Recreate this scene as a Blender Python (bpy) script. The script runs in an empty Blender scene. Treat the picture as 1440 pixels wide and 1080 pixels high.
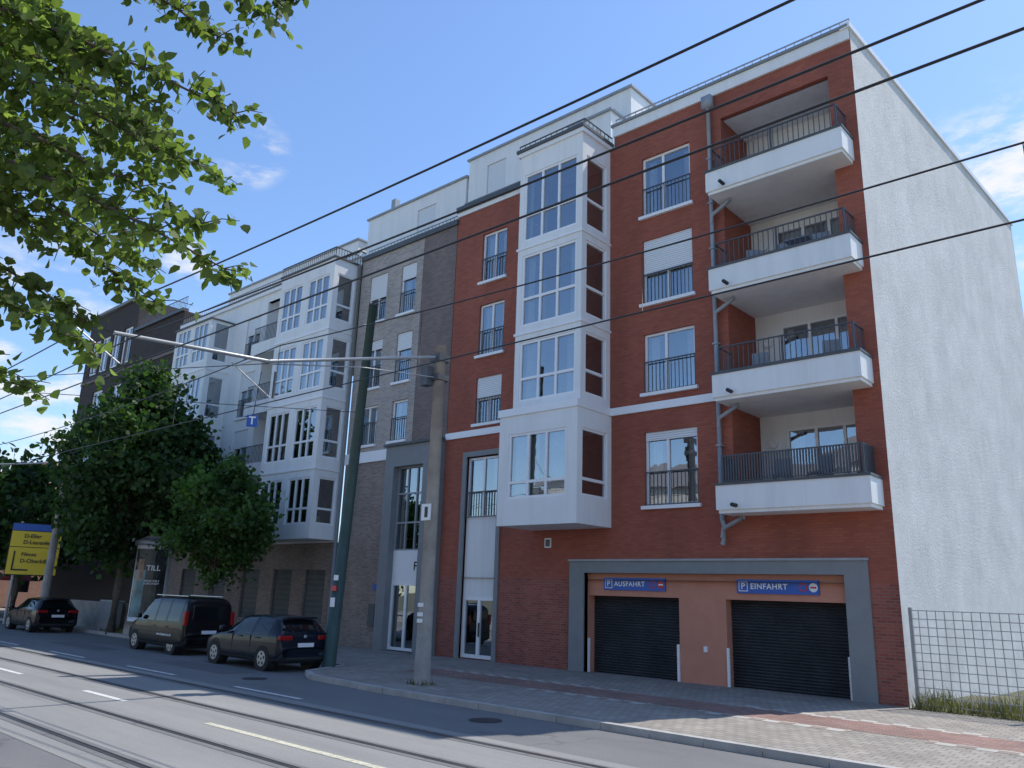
import bpy, math, random
import numpy as np
from mathutils import Vector, Matrix
S=0.75
random.seed(5); rng=np.random.default_rng(7)
sc=bpy.context.scene
sc.view_settings.view_transform='Standard'
sc.view_settings.look='None'; sc.view_settings.exposure=0

# ------------------------------------------------------------ materials
MATS={}
def newmat(name):
    m=bpy.data.materials.new(name); m.use_nodes=True
    nt=m.node_tree; b=nt.nodes["Principled BSDF"]; MATS[name]=m
    return m,nt,b
def N(nt,t,**k):
    n=nt.nodes.new(t)
    for a,v in k.items(): setattr(n,a,v)
    return n
def ramp(nt,fac,stops):
    r=N(nt,"ShaderNodeValToRGB"); e=r.color_ramp.elements
    e[0].position=stops[0][0]; e[0].color=(*stops[0][1],1)
    e[1].position=stops[-1][0]; e[1].color=(*stops[-1][1],1)
    for p,c in stops[1:-1]:
        x=e.new(p); x.color=(*c,1)
    nt.links.new(fac,r.inputs[0]); return r.outputs[0]
def noise(nt,vec,scale,detail=4,rough=.6):
    n=N(nt,"ShaderNodeTexNoise"); n.inputs["Scale"].default_value=scale
    n.inputs["Detail"].default_value=detail; n.inputs["Roughness"].default_value=rough
    if vec is not None: nt.links.new(vec,n.inputs["Vector"])
    return n.outputs["Fac"]
def objco(nt,scale=None):
    t=N(nt,"ShaderNodeTexCoord")
    if scale is None: return t.outputs["Object"]
    m=N(nt,"ShaderNodeMapping"); m.inputs["Scale"].default_value=scale
    nt.links.new(t.outputs["Object"],m.inputs[0]); return m.outputs[0]
def bump(nt,b,h,strength,dist=.01):
    n=N(nt,"ShaderNodeBump"); n.inputs["Strength"].default_value=strength; n.inputs["Distance"].default_value=dist
    nt.links.new(h,n.inputs["Height"]); nt.links.new(n.outputs[0],b.inputs["Normal"])
def mixc(nt,fac,a,b,mode='MIX'):
    n=N(nt,"ShaderNodeMix",data_type='RGBA',blend_type=mode)
    for i,v in ((0,fac),(6,a),(7,b)):
        if isinstance(v,(int,float)): n.inputs[i].default_value=v
        elif isinstance(v,tuple): n.inputs[i].default_value=(*v,1)
        else: nt.links.new(v,n.inputs[i])
    return n.outputs[2]
def plain(name,col,rough=.6,metal=0,var=.12,nscale=3,bmp=0):
    m,nt,b=newmat(name)
    f=noise(nt,objco(nt),nscale,5)
    lo=tuple(c*(1-var) for c in col); hi=tuple(min(1,c*(1+var)) for c in col)
    nt.links.new(ramp(nt,f,[(.3,lo),(.7,hi)]),b.inputs["Base Color"])
    b.inputs["Roughness"].default_value=rough; b.inputs["Metallic"].default_value=metal
    if bmp: bump(nt,b,noise(nt,objco(nt),nscale*12,3),bmp)
    return m
def brick(name,c1,c2,mortar,bw=.24,bh=.075,ms=.012,stain=.25,bmp=.5,rough=.85):
    m,nt,b=newmat(name)
    t=N(nt,"ShaderNodeTexCoord"); sp=N(nt,"ShaderNodeSeparateXYZ"); nt.links.new(t.outputs["Object"],sp.inputs[0])
    ad=N(nt,"ShaderNodeMath",operation='ADD'); nt.links.new(sp.outputs[0],ad.inputs[0]); nt.links.new(sp.outputs[1],ad.inputs[1])
    cb=N(nt,"ShaderNodeCombineXYZ"); nt.links.new(ad.outputs[0],cb.inputs[0]); nt.links.new(sp.outputs[2],cb.inputs[1])
    br=N(nt,"ShaderNodeTexBrick"); nt.links.new(cb.outputs[0],br.inputs["Vector"])
    br.inputs["Scale"].default_value=1; br.inputs["Brick Width"].default_value=bw; br.inputs["Row Height"].default_value=bh
    br.inputs["Mortar Size"].default_value=ms; br.inputs["Color1"].default_value=(*c1,1); br.inputs["Color2"].default_value=(*c2,1)
    br.inputs["Mortar"].default_value=(*mortar,1); br.inputs["Bias"].default_value=-.1
    st=ramp(nt,noise(nt,objco(nt,(1,1,.45)),.55,6,.65),[(.3,(1-stain,)*3),(.7,(1+stain*.5,)*3)])
    nt.links.new(mixc(nt,1.0,br.outputs[0],st,'MULTIPLY'),b.inputs["Base Color"])
    b.inputs["Roughness"].default_value=rough
    inv=N(nt,"ShaderNodeMath",operation='SUBTRACT'); inv.inputs[0].default_value=1; nt.links.new(br.outputs["Fac"],inv.inputs[1])
    bump(nt,b,inv.outputs[0],bmp,.006)
    return m
brick("red_brick",(.41,.115,.066),(.32,.083,.05),(.29,.10,.07),stain=.22)
brick("red_brick_base",(.39,.105,.068),(.24,.06,.043),(.27,.155,.125),stain=.32,bmp=.9)
brick("grey_brick",(.47,.405,.36),(.29,.25,.225),(.47,.43,.39),stain=.2,ms=.014)
brick("grey_brick_dark",(.23,.175,.155),(.15,.12,.105),(.22,.18,.165),stain=.2)
brick("tan_brick",(.36,.28,.23),(.22,.17,.14),(.32,.27,.24),stain=.3)
brick("dark_brick",(.06,.037,.032),(.03,.02,.018),(.07,.06,.055),stain=.2)
def stucco(name,col,streak=.1,bs=.35,run=.12,sc1=.35,bd=.02,bsc=26):
    m,nt,b=newmat(name)
    a=ramp(nt,noise(nt,objco(nt),sc1,7,.7),[(.3,tuple(c*(1-streak) for c in col)),(.65,col)])
    s=ramp(nt,noise(nt,objco(nt,(2.2,2.2,.16)),1.1,5,.7),[(.32,(1-run,)*3),(.55,(1,1,1))])
    nt.links.new(mixc(nt,1.0,a,s,'MULTIPLY'),b.inputs["Base Color"]); b.inputs["Roughness"].default_value=.9
    bump(nt,b,noise(nt,objco(nt),bsc,6,.75),bs,bd)
stucco("white_plaster",(.87,.87,.85),.05,.08,.09)
stucco("gable_plaster",(.80,.785,.755),.2,.8,.04,.8,.05,14)
plain("white_frame",(.88,.88,.88),.35,0,.02)
plain("anthracite",(.085,.09,.095),.5,0,.15)
plain("rail_metal",(.085,.09,.1),.45,.2,.1)
plain("zinc",(.33,.35,.37),.5,.1,.12)
plain("grey_trim",(.24,.252,.255),.7,0,.07)
plain("orange_panel",(.60,.26,.17),.8,0,.06,bmp=.05)
plain("interior",(.15,.14,.13),.9)
plain("curtain",(.82,.81,.79),.9,0,.1,6)
plain("sign_blue",(.03,.12,.45),.4,0,.03)
plain("sign_red",(.6,.03,.03),.4,0,.03)
plain("sign_white",(.85,.85,.85),.4,0,.02)
plain("sign_yellow",(.85,.6,.03),.4,0,.03)
plain("sign_black",(.015,.015,.015),.4)
plain("pole_green",(.035,.07,.06),.5,0,.2,2)
plain("concrete",(.34,.305,.265),.9,0,.25,1.6,.3)
plain("galv",(.36,.37,.38),.45,.4,.1)
plain("tyre",(.02,.02,.02),.8)
plain("rim",(.5,.5,.52),.3,.8)
plain("plastic_dark",(.025,.025,.027),.6)
plain("bark",(.10,.078,.058),.95,0,.4,9,.6)
plain("kerb_stone",(.38,.37,.35),.85,0,.2,2,.2)
plain("wire",(.02,.02,.022),.5)
plain("steel_rail",(.2,.19,.185),.35,.8,.2)
plain("poster_dark",(.05,.06,.06),.25,0,.5,2)
plain("poster_teal",(.12,.25,.27),.3,0,.6,1.5)
plain("poster_skin",(.35,.22,.16),.4,0,.6,2.5)
plain("chair_grey",(.25,.27,.3),.6)
plain("umbrella_red",(.45,.05,.05),.7)
plain("far_wall",(.36,.2,.15),.9)
plain("far_wall_light",(.62,.58,.52),.9)
plain("roof_tiles_grey",(.2,.19,.19),.9)
plain("roof_gravel",(.3,.3,.29),.95)
def shutter(name,col,freq,st):
    m,nt,b=newmat(name)
    w=N(nt,"ShaderNodeTexWave",wave_type='BANDS',bands_direction='Z',wave_profile='SIN'); w.inputs["Scale"].default_value=freq
    nt.links.new(objco(nt),w.inputs["Vector"])
    nt.links.new(ramp(nt,w.outputs["Fac"],[(.0,tuple(c*.6 for c in col)),(.35,col)]),b.inputs["Base Color"])
    b.inputs["Roughness"].default_value=.5; bump(nt,b,w.outputs["Fac"],st,.02)
shutter("roller_white",(.82,.83,.83),4.5,.3)
m,nt,b=newmat("glass"); nt.nodes.remove(b); out=nt.nodes["Material Output"]
fr_=N(nt,"ShaderNodeFresnel"); fr_.inputs[0].default_value=1.9
mr=N(nt,"ShaderNodeMapRange"); nt.links.new(fr_.outputs[0],mr.inputs[0]); mr.inputs[3].default_value=.27; mr.inputs[4].default_value=1
gl=N(nt,"ShaderNodeBsdfGlossy"); gl.inputs["Roughness"].default_value=.015; gl.inputs["Color"].default_value=(.88,.94,1,1)
bp=N(nt,"ShaderNodeBump"); bp.inputs["Strength"].default_value=.05; bp.inputs["Distance"].default_value=.05
nt.links.new(noise(nt,objco(nt),1.3,2),bp.inputs["Height"]); nt.links.new(bp.outputs[0],gl.inputs["Normal"])
tr=N(nt,"ShaderNodeBsdfTransparent"); tr.inputs[0].default_value=(.68,.74,.76,1)
mx=N(nt,"ShaderNodeMixShader"); nt.links.new(mr.outputs[0],mx.inputs[0]); nt.links.new(tr.outputs[0],mx.inputs[1]); nt.links.new(gl.outputs[0],mx.inputs[2])
nt.links.new(mx.outputs[0],out.inputs[0])
def paint(name,col):
    m,nt,b=newmat(name); b.inputs["Base Color"].default_value=(*col,1)
    b.inputs["Coat Weight"].default_value=.35; b.inputs["Coat Roughness"].default_value=.05; b.inputs["Specular IOR Level"].default_value=.12
    nt.links.new(ramp(nt,noise(nt,objco(nt),2,4),[(.3,(.25,)*3),(.8,(.45,)*3)]),b.inputs["Roughness"])
paint("paint_navy",(.006,.010,.020)); paint("paint_black",(.004,.0045,.006))
m,nt,b=newmat("car_glass"); b.inputs["Base Color"].default_value=(.008,.01,.012,1); b.inputs["Roughness"].default_value=.04
m,nt,b=newmat("lamp_red"); b.inputs["Base Color"].default_value=(.35,.01,.01,1); b.inputs["Roughness"].default_value=.15
m,nt,b=newmat("garage_slat")
b.inputs["Roughness"].default_value=.45
nt.links.new(ramp(nt,noise(nt,objco(nt),1.5,5),[(.3,(.045,.048,.053)),(.7,(.075,.08,.087))]),b.inputs["Base Color"])
m,nt,b=newmat("asphalt")
big=ramp(nt,noise(nt,objco(nt,(.35,1,1)),.5,6,.65),[(.3,(.14,.14,.142)),(.7,(.20,.197,.192))])
fine=ramp(nt,noise(nt,objco(nt),60,3,.8),[(.3,(.72,)*3),(.7,(1.2,)*3)])
c=mixc(nt,1.0,big,fine,'MULTIPLY')
vo=N(nt,"ShaderNodeTexVoronoi",feature='DISTANCE_TO_EDGE'); vo.inputs["Scale"].default_value=.16
wn=N(nt,"ShaderNodeTexNoise"); wn.inputs["Scale"].default_value=1.2; wn.inputs["Detail"].default_value=5; nt.links.new(objco(nt),wn.inputs[0])
va=N(nt,"ShaderNodeVectorMath",operation='MULTIPLY_ADD'); va.inputs[1].default_value=(1.8,1.8,0); nt.links.new(wn.outputs["Color"],va.inputs[0]); nt.links.new(objco(nt),va.inputs[2])
nt.links.new(va.outputs[0],vo.inputs["Vector"])
cr=ramp(nt,vo.outputs["Distance"],[(.0,(.7,)*3),(.008,(1,)*3)])
nt.links.new(mixc(nt,1.0,c,cr,'MULTIPLY'),b.inputs["Base Color"]); b.inputs["Roughness"].default_value=.85
bump(nt,b,noise(nt,objco(nt),90,3,.8),.5,.01)
m,nt,b=newmat("asphalt_repair"); nt.links.new(ramp(nt,noise(nt,objco(nt),40,4,.8),[(.3,(.09,.09,.092)),(.7,(.14,.14,.14))]),b.inputs["Base Color"]); b.inputs["Roughness"].default_value=.85
m,nt,b=newmat("track_slab")
big=ramp(nt,noise(nt,objco(nt,(.2,1.5,1)),.6,6,.7),[(.3,(.21,.207,.2)),(.7,(.29,.285,.27))])
nt.links.new(mixc(nt,1.0,big,ramp(nt,noise(nt,objco(nt),50,3,.8),[(.3,(.8,)*3),(.7,(1.15,)*3)]),'MULTIPLY'),b.inputs["Base Color"]); b.inputs["Roughness"].default_value=.85
bump(nt,b,noise(nt,objco(nt),70,3,.8),.4,.01)
def paver(name,c1,c2,mo,w,h):
    m,nt,b=newmat(name)
    br=N(nt,"ShaderNodeTexBrick"); nt.links.new(objco(nt),br.inputs["Vector"]); br.inputs["Scale"].default_value=1
    br.inputs["Brick Width"].default_value=w; br.inputs["Row Height"].default_value=h; br.inputs["Mortar Size"].default_value=.008
    br.inputs["Color1"].default_value=(*c1,1); br.inputs["Color2"].default_value=(*c2,1); br.inputs["Mortar"].default_value=(*mo,1)
    st=ramp(nt,noise(nt,objco(nt),.7,7,.7),[(.3,(.72,)*3),(.7,(1.1,)*3)])
    nt.links.new(mixc(nt,1.0,br.outputs[0],st,'MULTIPLY'),b.inputs["Base Color"]); b.inputs["Roughness"].default_value=.9
    inv=N(nt,"ShaderNodeMath",operation='SUBTRACT'); inv.inputs[0].default_value=1; nt.links.new(br.outputs["Fac"],inv.inputs[1])
    bump(nt,b,inv.outputs[0],.5,.01)
paver("pavers_grey",(.36,.325,.28),(.28,.25,.215),(.15,.135,.115),.2,.2)
paver("pavers_red",(.33,.20,.165),(.24,.14,.115),(.15,.11,.09),.2,.1)
m,nt,b=newmat("pavers_check"); ck=N(nt,"ShaderNodeTexChecker"); ck.inputs["Scale"].default_value=1/.3; nt.links.new(objco(nt),ck.inputs[0])
ck.inputs[1].default_value=(.5,.47,.42,1); ck.inputs[2].default_value=(.3,.24,.2,1)
nt.links.new(mixc(nt,1.0,ck.outputs[0],ramp(nt,noise(nt,objco(nt),1.5,6),[(.3,(.7,)*3),(.7,(1.05,)*3)]),'MULTIPLY'),b.inputs["Base Color"]); b.inputs["Roughness"].default_value=.9
m,nt,b=newmat("road_paint")
f=noise(nt,objco(nt),14,6,.8)
nt.links.new(ramp(nt,f,[(.36,(.25,.25,.24)),(.46,(.62,.61,.58))]),b.inputs["Base Color"]); b.inputs["Roughness"].default_value=.8
m,nt,b=newmat("road_paint_sunlit")  # white road marking with the warm tint of sunlight put into its colour
nt.links.new(ramp(nt,noise(nt,objco(nt),14,6,.8),[(.38,(.28,.27,.22)),(.5,(.58,.55,.42))]),b.inputs["Base Color"]); b.inputs["Roughness"].default_value=.8
m,nt,b=newmat("soil"); nt.links.new(ramp(nt,noise(nt,objco(nt),1,8,.7),[(.3,(.07,.08,.035)),(.7,(.16,.14,.09))]),b.inputs["Base Color"]); b.inputs["Roughness"].default_value=1
def leafmat(name,c0,c1,trans,boost=(1.9,2.3,.7)):
    m,nt,b=newmat(name); out=nt.nodes["Material Output"]
    g=N(nt,"ShaderNodeNewGeometry")
    col=ramp(nt,g.outputs["Random Per Island"],[(0,c0),(1,c1)])
    cl=ramp(nt,noise(nt,objco(nt),.9,3),[(.35,(.6,.6,.6)),(.65,(1.2,1.2,1.1))])
    cc=mixc(nt,1.0,col,cl,'MULTIPLY')
    nt.links.new(cc,b.inputs["Base Color"]); b.inputs["Roughness"].default_value=.6; b.inputs["Specular IOR Level"].default_value=.25
    t=N(nt,"ShaderNodeBsdfTranslucent")
    nt.links.new(mixc(nt,1.0,cc,boost,'MULTIPLY'),t.inputs[0])
    mx=N(nt,"ShaderNodeMixShader"); mx.inputs[0].default_value=trans
    nt.links.new(b.outputs[0],mx.inputs[1]); nt.links.new(t.outputs[0],mx.inputs[2]); nt.links.new(mx.outputs[0],out.inputs[0])
leafmat("leaf_linden",(.075,.115,.035),(.18,.235,.08),.5,(1.9,2.1,1.0))
leafmat("leaf_dark",(.025,.055,.02),(.06,.11,.036),.3)
leafmat("leaf_mid",(.04,.085,.028),(.09,.155,.05),.4)
leafmat("grass_blade",(.10,.12,.04),(.30,.27,.14),.3,(1,1.1,.6))

# ------------------------------------------------------------ mesh accumulator (survey units, x S -> metres)
ACC={}
def acc(o,p,m): return ACC.setdefault((o,p,m),([],[]))
def poly(o,p,m,pts):
    v,f=acc(o,p,m); n=len(v); v.extend(pts); f.append(tuple(range(n,n+len(pts))))
class Fr:
    def __init__(s,o=(0,0),ux=(1,0)):
        l=math.hypot(*ux); s.o=o; s.u=(ux[0]/l,ux[1]/l); s.n=(s.u[1],-s.u[0])
    def __call__(s,a,d,z): return (s.o[0]+s.u[0]*a+s.n[0]*d, s.o[1]+s.u[1]*a+s.n[1]*d, z)
FM=Fr()
def box(o,p,m,fr,a0,a1,d0,d1,z0,z1):
    v,f=acc(o,p,m); n=len(v)
    for z in (z0,z1):
        for a,d in ((a0,d0),(a1,d0),(a1,d1),(a0,d1)): v.append(fr(a,d,z))
    for q in ((0,1,2,3),(7,6,5,4),(0,4,5,1),(1,5,6,2),(2,6,7,3),(3,7,4,0)): f.append(tuple(n+i for i in q))
def wall(o,p,m,fr,a0,a1,z0,z1,holes=(),d=0,rev=.3,revmat=None):
    A=sorted({a0,a1,*[h[0] for h in holes],*[h[1] for h in holes]}); A=[x for x in A if a0<=x<=a1]
    Z=sorted({z0,z1,*[h[2] for h in holes],*[h[3] for h in holes]}); Z=[x for x in Z if z0<=x<=z1]
    for i in range(len(A)-1):
        for j in range(len(Z)-1):
            ca=(A[i]+A[i+1])/2; cz=(Z[j]+Z[j+1])/2
            if any(h[0]<ca<h[1] and h[2]<cz<h[3] for h in holes): continue
            poly(o,p,m,[fr(A[i],d,Z[j]),fr(A[i+1],d,Z[j]),fr(A[i+1],d,Z[j+1]),fr(A[i],d,Z[j+1])])
    rm=revmat or m
    for h in holes:
        b0,b1,y0,y1=h[:4]; e=d-rev
        poly(o,p,rm,[fr(b0,d,y0),fr(b0,d,y1),fr(b0,e,y1),fr(b0,e,y0)])
        poly(o,p,rm,[fr(b1,d,y0),fr(b1,e,y0),fr(b1,e,y1),fr(b1,d,y1)])
        poly(o,p,rm,[fr(b0,d,y1),fr(b1,d,y1),fr(b1,e,y1),fr(b0,e,y1)])
        poly(o,p,rm,[fr(b0,d,y0),fr(b0,e,y0),fr(b1,e,y0),fr(b1,d,y0)])
def window(o,fr,a0,a1,z0,z1,d=-.18,cols=2,trans=(),mat="white_frame",sill=True,rail=0,shut=0,curt=None,ft=.1,room=True,split=None):
    t=ft; e=.06
    box(o,"window_frames",mat,fr,a0,a1,d-e,d+e,z0,z0+t); box(o,"window_frames",mat,fr,a0,a1,d-e,d+e,z1-t,z1)
    box(o,"window_frames",mat,fr,a0,a0+t,d-e,d+e,z0+t,z1-t); box(o,"window_frames",mat,fr,a1-t,a1,d-e,d+e,z0+t,z1-t)
    w=(a1-a0-2*t)
    xs=[a0+t+w*k/cols for k in range(1,cols)] if split is None else [a0+t+w*s for s in split]
    for x in xs: box(o,"window_frames",mat,fr,x-t*.55,x+t*.55,d-e+.004,d+e+.004,z0+t,z1-t)
    edges=[a0+t]+xs+[a1-t]
    for zt in trans:
        for k in range(len(edges)-1):
            l=edges[k]+(t*.55 if k else 0); r=edges[k+1]-(t*.55 if k<len(edges)-2 else 0)
            box(o,"window_frames",mat,fr,l,r,d-e+.002,d+e+.002,zt-t*.6,zt+t*.6)
    zz=[z0+t]+list(trans)+[z1-t]
    for k in range(len(edges)-1):
        for j in range(len(zz)-1):
            q=[random.uniform(-.008,.008) for _ in range(2)]
            poly(o,"window_glass","glass",[fr(edges[k],d+q[0],zz[j]),fr(edges[k+1],d-q[0]+q[1],zz[j]),fr(edges[k+1],d-q[0],zz[j+1]),fr(edges[k],d+q[0]-q[1],zz[j+1])])
    if room:
        D=d-1.1
        g=.04
        poly(o,"rooms","interior",[fr(a0-g,D,z0-g),fr(a1+g,D,z0-g),fr(a1+g,D,z1+g),fr(a0-g,D,z1+g)])
        poly(o,"rooms","interior",[fr(a0-g,D,z0-g),fr(a0-g,d-e,z0-g),fr(a0-g,d-e,z1+g),fr(a0-g,D,z1+g)])
        poly(o,"rooms","interior",[fr(a1+g,D,z0-g),fr(a1+g,d-e,z0-g),fr(a1+g,d-e,z1+g),fr(a1+g,D,z1+g)])
        poly(o,"rooms","interior",[fr(a0-g,D,z1+g),fr(a0-g,d-e,z1+g),fr(a1+g,d-e,z1+g),fr(a1+g,D,z1+g)])
        poly(o,"rooms","interior",[fr(a0-g,D,z0-g),fr(a0-g,d-e,z0-g),fr(a1+g,d-e,z0-g),fr(a1+g,D,z0-g)])
    if curt is None: curt=random.choice([0,.3,.5,.7,1])
    if curt:
        cm="curtain"
        def drape(l,r,zb,zt):
            n=max(3,int((r-l)/.09)); c=d-.22
            for k in range(n):
                x0=l+(r-l)*k/n; x1=l+(r-l)*(k+1)/n
                y0=c+(.05 if k%2 else -.05); y1=c+(-.05 if k%2 else .05)
                poly(o,"curtains",cm,[fr(x0,y0,zb),fr(x1,y1,zb),fr(x1,y1,zt),fr(x0,y0,zt)])
        if curt<1:
            wd=(a1-a0)*curt*.5; drape(a0+t,a0+t+wd,z0+t,z1-t); drape(a1-t-wd,a1-t,z0+t,z1-t)
        else: drape(a0+t,a1-t,z0+t,z0+t+(z1-z0)*random.choice([.35,.6,.9]))
    if shut:
        zs=z1-(z1-z0)*shut
        box(o,"roller_shutters","roller_white",fr,a0+.02,a1-.02,d+e+.01,d+e+.05,zs,z1-.003)
    if sill: box(o,"window_sills","white_frame",fr,a0-.12,a1+.12,d,.14,z0-.14,z0-.003)
    if rail: railing(o,fr,a0+.02,a1-.02,-.02,z0+.03,z0+rail)
def railing(o,fr,a0,a1,d,z0,z1,sp=.17,part="window_railings",th=.012,mat="rail_metal"):
    box(o,part,mat,fr,a0,a1,d-.025,d+.025,z1-.045,z1); box(o,part,mat,fr,a0,a1,d-.02,d+.02,z0,z0+.035)
    n=max(2,int((a1-a0)/sp))
    for k in range(n+1):
        x=a0+th+(a1-a0-2*th)*k/n
        box(o,part,mat,fr,x-th,x+th,d-th,d+th,z0+.035,z1-.045)
def tube(o,p,m,pts,r,seg=10,r2=None):
    v,f=acc(o,p,m); pts=[Vector(q) for q in pts]; n0=len(v); L=len(pts)
    up=Vector((0,0,1))
    for i,q in enumerate(pts):
        t=(pts[min(i+1,L-1)]-pts[max(i-1,0)]).normalized()
        a=t.cross(up)
        if a.length<1e-3: a=Vector((1,0,0))
        a.normalize(); b2=t.cross(a)
        rr=r if r2 is None else r+(r2-r)*i/(L-1)
        for k in range(seg):
            an=2*math.pi*k/seg; w=q+a*math.cos(an)*rr+b2*math.sin(an)*rr; v.append(tuple(w))
    for i in range(L-1):
        for k in range(seg):
            k2=(k+1)%seg; f.append((n0+i*seg+k,n0+i*seg+k2,n0+(i+1)*seg+k2,n0+(i+1)*seg+k))
    f.append(tuple(n0+k for k in range(seg))); f.append(tuple(n0+(L-1)*seg+k for k in reversed(range(seg))))
TOP={}
def empty(name):
    if name in TOP: return TOP[name]
    e=bpy.data.objects.new(name,None); sc.collection.objects.link(e); TOP[name]=e; return e
def flush():
    for (o,p,m),(v,f) in ACC.items():
        me=bpy.data.meshes.new(p); me.from_pydata([(a*S,b*S,c*S) for a,b,c in v],[],f); me.update()
        me.materials.append(MATS[m])
        ob=bpy.data.objects.new(p if p!=o else o,me); sc.collection.objects.link(ob)
        if p in ("downpipes","pole","mast","arms","cables","column","trunk","cap","drum"):
            for pl in me.polygons: pl.use_smooth=len(pl.vertices)==4
        if p!=o: ob.parent=empty(o)
    ACC.clear()
def text(o,name,body,size,loc,fr,mat,align='CENTER',sp=1.0,off=.004):
    c=bpy.data.curves.new(name,"FONT"); c.body=body; c.size=size*S; c.align_x=align; c.align_y='CENTER'; c.extrude=.002; c.offset=off; c.space_character=sp
    c.materials.append(MATS[mat]); ob=bpy.data.objects.new(name,c); sc.collection.objects.link(ob)
    u=Vector((fr.u[0],fr.u[1],0)); n=Vector((fr.n[0],fr.n[1],0)); z=Vector((0,0,1))
    M=Matrix((u,z,n)).transposed().to_4x4(); M.translation=Vector(fr(*loc))*S; ob.matrix_world=M
    ob.parent=empty(o)

# ------------------------------------------------------------ RED BUILDING
R="red_apartment_building"
wz=[(19.0,21.85),(14.95,17.85),(11.05,13.6),(6.45,9.42)]
lz=[(18.35,21.05),(14.4,17.1),(10.9,13.25),(6.35,9.25)]
H2=[(-17.25,-14.87,a,b) for a,b in wz]+[(-27.0,-25.3,a,b) for a,b in lz[:3]]
XR=-8.02
wall(R,"walls","red_brick_base",FM,-28.95,XR,-.2,3.6,[(-27.35,-25.25,.02,3.6),(-20.2,-9.67,-.1,3.6)],rev=.25)
wall(R,"walls","red_brick",FM,-28.95,XR,3.6,23.0,[(-20.2,-9.67,3.6,3.86)]+H2+[(-27.35,-25.25,3.6,9.3),(-13.4,-8.95,5.9,22.35)],rev=.25)
wall(R,"walls","red_brick",FM,-18.7,XR,23.0,23.6)
box(R,"roof_trim","white_plaster",FM,-18.72,XR-.02,-.2,.1,23.5,24.0)
box(R,"roof_trim","grey_trim",FM,-18.8,XR+.05,-.3,.18,24.0,24.12)
railing(R,FM,-18.7,XR,-.1,24.12,24.5,sp=.35,part="roof_railing",mat="zinc",th=.012)
box(R,"roof_trim","white_plaster",FM,-28.95,-22.6,-.2,.06,22.6,22.85)
box(R,"roof_trim","anthracite",FM,-28.98,-22.6,-.3,.16,22.85,23.15)
for a,b in ((-28.95,-22.75),(-18.9,-14.0)): box(R,"string_course","white_frame",FM,a,b,-.05,.09,10.3,10.62)
shut=[0,.55,0,.12]
for i,(a,b) in enumerate(wz):
    window(R,FM,-17.25,-14.87,a,b,rail=1.35,shut=shut[i],split=(.42,) if i!=1 else (.5,),curt=[.35,.5,.4,.45][i])
for i,(a,b) in enumerate(lz[:3]):
    window(R,FM,-27.0,-25.3,a,b,rail=1.3,shut=[0,0,.5][i],curt=[.6,.5,0][i])
box(R,"entrance_trim","grey_trim",FM,-27.62,-27.35,-.1,.08,0,9.55); box(R,"entrance_trim","grey_trim",FM,-25.25,-25.02,-.1,.08,0,9.55)
box(R,"entrance_trim","grey_trim",FM,-27.35,-25.25,-.1,.08,9.3,9.55)
window(R,FM,-27.35,-25.25,6.35,9.25,rail=1.25,sill=False,curt=.6)
box(R,"entrance_panel","white_plaster",FM,-27.35,-25.25,-.3,-.12,2.75,6.35)
window(R,FM,-27.35,-25.25,.05,2.75,cols=2,sill=False,curt=0,ft=.16)
box(R,"door_handles","anthracite",FM,-26.25,-26.2,-.12,-.04,1.0,1.6)
G="garage_portal"
box(R,G,"grey_trim",FM,-20.95,-20.2,-.25,.07,0,4.32); box(R,G,"grey_trim",FM,-9.67,-8.9,-.25,.07,0,4.32); box(R,G,"grey_trim",FM,-20.2,-9.67,-.25,.068,3.86,4.32)
box(R,G,"zinc",FM,-21.0,-8.86,-.02,.13,4.32,4.4)
d=-.22
wall(R,G,"orange_panel",FM,-20.2,-9.67,-.1,3.86,[(-20.14,-15.95,-.1,2.97),(-14.03,-9.72,-.1,2.97)],d=d,rev=.5)
for a,b in ((-20.14,-15.95),(-14.03,-9.72)):
    n=30
    for k in range(n):
        z0=-.1+3.07*k/n; z1=-.1+3.07*(k+1)/n
        zm=z0+(z1-z0)*.8
        poly(R,"garage_doors","garage_slat",[FM(a,d-.42,z0),FM(b,d-.42,z0),FM(b,d-.36,(z0+zm)/2),FM(a,d-.36,(z0+zm)/2)])
        poly(R,"garage_doors","garage_slat",[FM(a,d-.36,(z0+zm)/2),FM(b,d-.36,(z0+zm)/2),FM(b,d-.42,zm),FM(a,d-.42,zm)])
        poly(R,"garage_doors","sign_black",[FM(a,d-.42,zm),FM(b,d-.42,zm),FM(b,d-.43,z1),FM(a,d-.43,z1)])
    box(R,"garage_guides","white_frame",FM,a-.005,a+.09,d+.003,d+.06,0,1.3)
    box(R,"garage_guides","white_frame",FM,b-.09,b+.005,d+.003,d+.06,0,1.3)
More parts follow.
